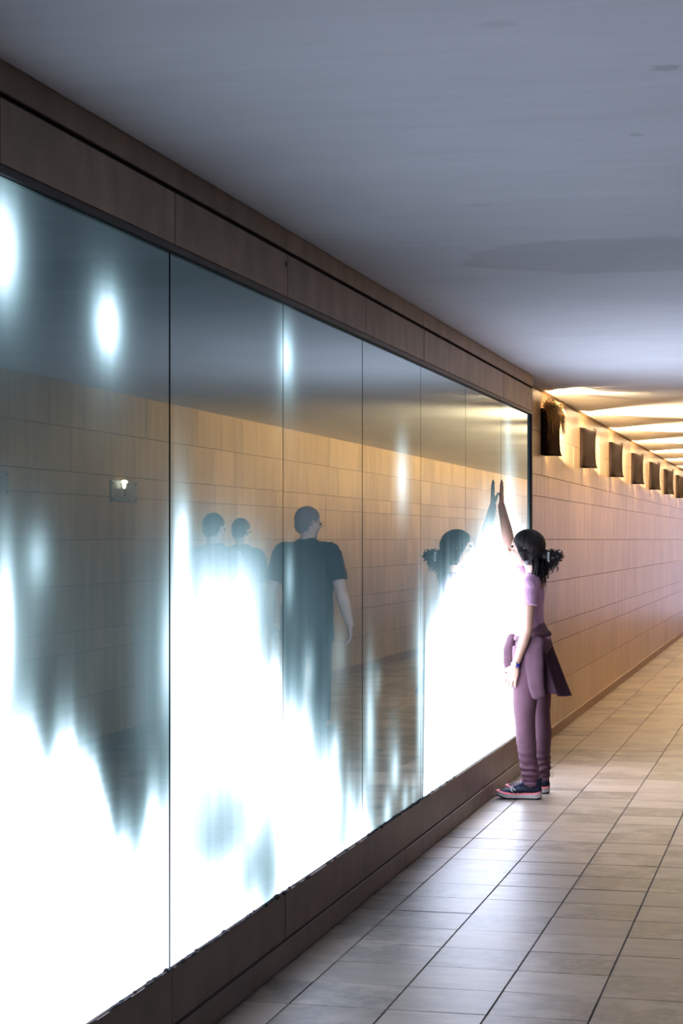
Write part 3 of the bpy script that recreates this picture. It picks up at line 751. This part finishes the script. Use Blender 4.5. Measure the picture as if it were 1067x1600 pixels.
# running shoes
M_up = mat('navy_mesh_upper', (.009, .012, .028), .7, spec=.25, bump=.5, bump_scale=500); M_ovl = mat('grey_blue_overlay', (.07, .10, .18), .5)
M_mid = mat('midsole_off_white', (.55, .50, .48), .6, noise_amt=.15, noise_scale=60); M_pink = mat('pink_sole_stripe', (.85, .16, .19), .5)
M_outs = mat('black_outsole', (.012, .012, .014), .6); M_mark = mat('white_shoe_mark', (.8, .85, .82), .4); M_lace = mat('pinkish_lace', (.35, .16, .2), .7)
def shoe(px, py):
    r = empty('running_shoe', (px, py, 0)); r.parent = girl      # x=0 heel ... .25 toe
    Ls = .252
    def hw(t):    # half width
        return .030+.016*sst(0, .12, t)*.3+.013*sst(.35, .72, t)-.030*max(0, (t-.86)/.14)**2-.010*max(0, (.06-t)/.06)
    def outline(z, grow=0, n=28, lift=0):
        a = [(Ls*t, hw(t)+grow) for t in [i/n for i in range(n+1)]]
        return a+[(x, -y) for x, y in a[::-1]]
    def slab(name, z0, z1, g0, g1, m_, spring=.016):
        bm = bmesh.new(); A = outline(0, g0); B_ = outline(0, g1)
        def sp(x): return spring*sst(.72, 1, x/Ls)+.006*sst(.1, 0, x/Ls)
        a = [bm.verts.new((x, y, z0+sp(x))) for x, y in A]; b = [bm.verts.new((x, y, z1+sp(x)*.8+.008*sst(.4, 0, x/Ls))) for x, y in B_]
        n = len(a)
        for i in range(n): bm.faces.new((a[i], a[(i+1) % n], b[(i+1) % n], b[i]))
        bm.faces.new(a[::-1]); bm.faces.new(b); bmesh.ops.recalc_face_normals(bm, faces=bm.faces)
        return obj(name, bm, m_, r)
    slab('outsole', .0, .008, -.002, .0, M_outs)
    ms = slab('midsole', .008, .0275, .0015, .003, M_mid)
    slab('sole_stripe', .0265, .0325, .0032, .001, M_pink)
    bm = bmesh.new()
    loft(bm, [(.018, 0, .045), (.05, 0, .045), (.10, 0, .043), (.15, 0, .038), (.20, 0, .034), (.228, 0, .033), (.240, 0, .033)],
         [(.027, .022), (.032, .022), (.037, .021), (.043, .018), (.043, .013), (.036, .009), (.022, .006)], 20)
    loft(bm, [(.030, 0, .05), (.034, 0, .07), (.036, 0, .088)], [(.026, .030), (.027, .034), (.027, .036)], 20, round_ends=False)
    loft(bm, [(.06, 0, .072), (.10, 0, .067), (.14, 0, .054), (.17, 0, .045)], [(.022, .016), (.024, .015), (.026, .012), (.024, .008)], 14)
    ell(bm, (.004, 0, .088), (.008, .018, .014))
    for v in bm.verts: v.co.z = .02+(v.co.z-.02)*1.28
    me = fuse(bm, .003, 3)
    mesh_obj('upper', me, M_up, r, True)
    def skin_y(x, z, s):    # rough side surface of the upper
        t = min(1, max(0, x/Ls)); w0 = .031+.010*sst(.35, .65, t)-.006*sst(.8, 1, t)
        return s*(w0*math.sqrt(max(.05, 1-((z-.048)/.042)**2))+.0022)
    def strip(name, pts, wdt, m_, s):
        bm = bmesh.new(); vs = []
        for (x, z) in pts:
            vs.append((bm.verts.new((x-wdt/2, skin_y(x, z, s), z)), bm.verts.new((x+wdt/2, skin_y(x, z, s), z))))
        for a, b in zip(vs, vs[1:]): bm.faces.new((a[0], a[1], b[1], b[0]))
        bmesh.ops.solidify(bm, geom=bm.faces[:], thickness=.0012)
        return obj(name, bm, m_, r)
    for s in (1, -1):
        strip('side_mark', [(.150, .032), (.158, .045), (.166, .058), (.160, .068)], .0085, M_mark, s)
        strip('side_mark', [(.158, .065), (.146, .055), (.134, .043), (.126, .033)], .0085, M_mark, s)
        strip('overlay', [(.188, .030), (.180, .040), (.176, .050)], .011, M_ovl, s)
        strip('overlay', [(.205, .030), (.198, .038), (.192, .045)], .008, M_ovl, s)
        strip('overlay', [(.112, .050), (.120, .064), (.126, .072)], .012, M_ovl, s)
    bm = bmesh.new()
    for i in range(6):
        x = .098+i*.015; z = .102-i*.0072
        loft(bm, [(x, -.020, z-.006), (x+.004, 0, z+.002), (x, .020, z-.006)], [.0022]*3, 6, V3(1, 0, 0))
    loft(bm, [(.098, .0, .105), (.090, .018, .114), (.100, .026, .100)], [.0018]*3, 6); loft(bm, [(.098, .0, .105), (.090, -.018, .114), (.100, -.026, .100)], [.0018]*3, 6)
    obj('laces', bm, M_lace, r, True)
    bm = bmesh.new(); bmesh.ops.create_circle(bm, segments=4, radius=.001)
    bm.free()
    bm = bmesh.new(); loft(bm, [V3(-.006, 0, .105)+V3(-.008*(1-math.cos(a)), 0, .012*math.sin(a)) for a in [i*2*PI/12 for i in range(13)]], [.0012]*13, 6)
    obj('heel_loop', bm, M_ovl, r, True)
    return r
shoe(-.070, .12); shoe(-.082, -.135)

# ---------------- reflected people: they stand beyond the right edge of the frame
def man(loc, heading, height, head_turn, shirt, trousers, hairm, skin, label, glasses, arm_out=.10, build=1.0, hh=None, cut=.36):
    root = empty('person', loc, heading); tag(root, label, 'person')
    k = height/1.70; b = build
    def P(x, y, z): return V3(x*k, y*k*b, z*k)
    HHm = (hh or .228)*k; hc = P(.03, 0, 1.575); R = rotm(head_turn, -.12, 0)
    bm = bmesh.new(); T = head_parts(bm, hc, R, HHm)
    loft(bm, [P(-.02, 0, 1.36), P(-.005, 0, 1.43), P(.005, 0, 1.50)], [(.066*k, .06*k), (.056*k, .056*k), (.056*k, .058*k)], 16)
    loft(bm, [P(0, 0, .86), P(0, 0, .95), P(.01, 0, 1.05), P(.015, 0, 1.18), P(.0, 0, 1.30), P(-.01, 0, 1.38)],
         [(.16*k*b, .115*k), (.165*k*b, .125*k), (.16*k*b, .13*k), (.175*k*b, .125*k), (.18*k*b, .11*k), (.10*k, .06*k)], 24)
    J = {}
    for s in (1, -1):
        sh = P(-.01, s*.19, 1.345); el = P(-.03, s*(.24+arm_out*.35), 1.07); wr = P(.04, s*(.25+arm_out*.8), .82)
        J[s] = (sh, el, wr)
        loft(bm, [P(-.01, s*.08, 1.36), sh], [.055*k, .055*k], 14)
        loft(bm, [sh, sh.lerp(el, .5), el, el.lerp(wr, .3), wr], [.058*k, .052*k, .043*k, .049*k, .030*k], 16)
        hand_parts(bm, wr, (wr-el).normalized()+V3(.05, -s*.15, -.4), (-.3, -s, 0), .185*k, (1, 0, 0), curl=.5, spread=.05)
        hp, kn, an = P(0, s*.09, .90), P(.01, s*.10, .48), P(-.02, s*.11, .09)
        loft(bm, [hp, hp.lerp(kn, .5), kn, kn.lerp(an, .35), an], [.085*k, .075*k, .055*k, .055*k, .036*k], 16)
        loft(bm, [an+V3(-.02, 0, -.04), an+V3(.07, 0, -.05), an+V3(.17, 0, -.065)], [(.035, .03), (.045, .028), (.035, .018)], 12)
    me = fuse(bm, .0055, 3); mesh_obj('body', me, skin, root, True)
    for s in (1, -1):
        e = bmesh.new(); ell(e, T(.335, s*.155, .0), (.03*HHm, .06*HHm, .035*HHm), R, 10); obj('eye', e, M_eye, root, True)
    # short hair
    bm = bmesh.new()
    def q3(x, y, z): return hc+R @ Vector((x*HHm, y*HHm, z*HHm))
    ell(bm, q3(-.075, 0, .115), (.440*HHm, .350*HHm, .41*HHm), R, 28); ell(bm, q3(-.16, 0, -.10), (.325*HHm, .315*HHm, .30*HHm), R, 22)
    me = fuse(bm, .005, 3); inv = R.transposed()
    for v in me.vertices:
        q = inv @ (v.co-hc)/HHm; lim = .25-max(0, .22-q.z)*1.1; lim = max(lim, -.16)
        if q.x > lim: q.x = lim+(q.x-lim)*.03; v.co = hc+R @ (q*HHm)
    mesh_obj('hair', me, hairm, root, True)
    # shirt
    bm = bmesh.new()
    loft(bm, [P(0, 0, .72), P(0, 0, .92), P(.01, 0, 1.05), P(.015, 0, 1.18), P(-.0, 0, 1.30), P(-.012, 0, 1.40)],
         [(.20*k*b, .155*k), (.19*k*b, .15*k), (.185*k*b, .148*k), (.195*k*b, .142*k), (.20*k*b, .125*k), (.11*k, .075*k)], 28)
    for s in (1, -1):
        sh, el, wr = J[s]
        loft(bm, [P(-.01, s*.06, 1.375), sh+V3(0, -s*.01, .015)], [.064*k, .074*k], 16)
        loft(bm, [sh+V3(0, 0, .005), sh.lerp(el, .35), sh.lerp(el, .72)], [.074*k, .072*k, .074*k], 18, round_ends=False)
    loft(bm, [P(-.018, 0, 1.385), P(-.008, 0, 1.425)], [(.078*k, .07*k), (.062*k, .064*k)], 18, round_ends=False)
    me = fuse(bm, .0055, 2); folds(me, lambda c: .007*noise.noise(Vector((c.x*7, c.y*7, c.z*9)))+.003*noise.noise(c*26))
    mesh_obj('t_shirt', me, shirt, root, True)
    bm = bmesh.new()
    loft(bm, [P(0, 0, .80), P(0, 0, .90), P(0, 0, .98)], [(.18*k*b, .13*k), (.182*k*b, .14*k), (.172*k*b, .135*k)], 24)
    for s in (1, -1):
        hp, kn, an = P(0, s*.09, .90), P(.01, s*.10, .48), P(-.02, s*.11, .09)
        loft(bm, [hp, hp.lerp(kn, .5), kn, kn.lerp(an, .4), an+V3(0, 0, .02)], [.105*k, .094*k, .078*k, .074*k, .07*k], 20, round_ends=False)
    me = fuse(bm, .006, 2); folds(me, lambda c: .006*noise.noise(Vector((c.x*9, c.y*9, c.z*12))))
    mesh_obj('trousers', me, trousers, root, True)
    for s in (1, -1):
        an = P(-.02, s*.11, .09); bm = bmesh.new()
        loft(bm, [V3(an.x-.045, an.y, .045), V3(an.x+.05, an.y, .045), V3(an.x+.13, an.y, .036), V3(an.x+.19, an.y, .032)], [(.042, .04), (.048, .042), (.052, .032), (.044, .026)], 16)
        loft(bm, [V3(an.x-.02, an.y, .05), V3(an.x-.01, an.y, .10)], [(.043, .05), (.043, .05)], 14)
        me = fuse(bm, .005, 2)
        for v in me.vertices: v.co.z = max(v.co.z, .002)
        mesh_obj('shoe', me, M_outs, root, True)
    if glasses:
        gl = bmesh.new()
        for s in (1, -1):
            loft(gl, [T(.40, s*.155+.09*math.cos(a), .0+.07*math.sin(a)) for a in [i*2*PI/16 for i in range(17)]], [.0018]*17, 6, round_ends=False)
            loft(gl, [T(.40, s*.245, .02), T(.2, s*.345, .03), T(-.02, s*.36, .02), T(-.10, s*.355, -.03)], [.0018]*4, 6)
        loft(gl, [T(.40, -.065, .0), T(.42, 0, .02), T(.40, .065, .0)], [.0018]*3, 6)
        obj('spectacles', gl, mat('thin_metal_frame', (.5, .4, .3), .3, .9), root, True)
    return root
M_sh_black = mat('charcoal_shirt', (.018, .024, .032), .8, noise_amt=.08)
M_tr_dark = mat('dark_trousers', (.03, .035, .05), .8)
man((.15, 13.86, 0), math.radians(98), 1.70, math.radians(38), M_sh_black, M_tr_dark, M_hair_grey, M_skin_man,
    'person in a dark T-shirt with cropped grey hair and glasses, mirrored from behind', True, .07, 1.06, hh=.236)
M_sh_light = mat('grey_shirt', (.30, .34, .36), .8); M_sh_blue = mat('slate_shirt', (.06, .08, .10), .8)
man((.70, 13.29, 0), math.radians(85), 1.655, math.radians(30), M_sh_light, M_tr_dark, M_hair_dark, M_skin_man,
    'person with dark hair, the left one of two faint heads mirrored in white glow', False, .0, .82, hh=.215)
man((.93, 14.75, 0), math.radians(85), 1.64, math.radians(30), M_sh_blue, M_tr_dark, M_hair_dark, M_skin_man,
    'person with dark hair, mirrored between the other faint head and the grey-haired person', False, .0, .76, hh=.205)
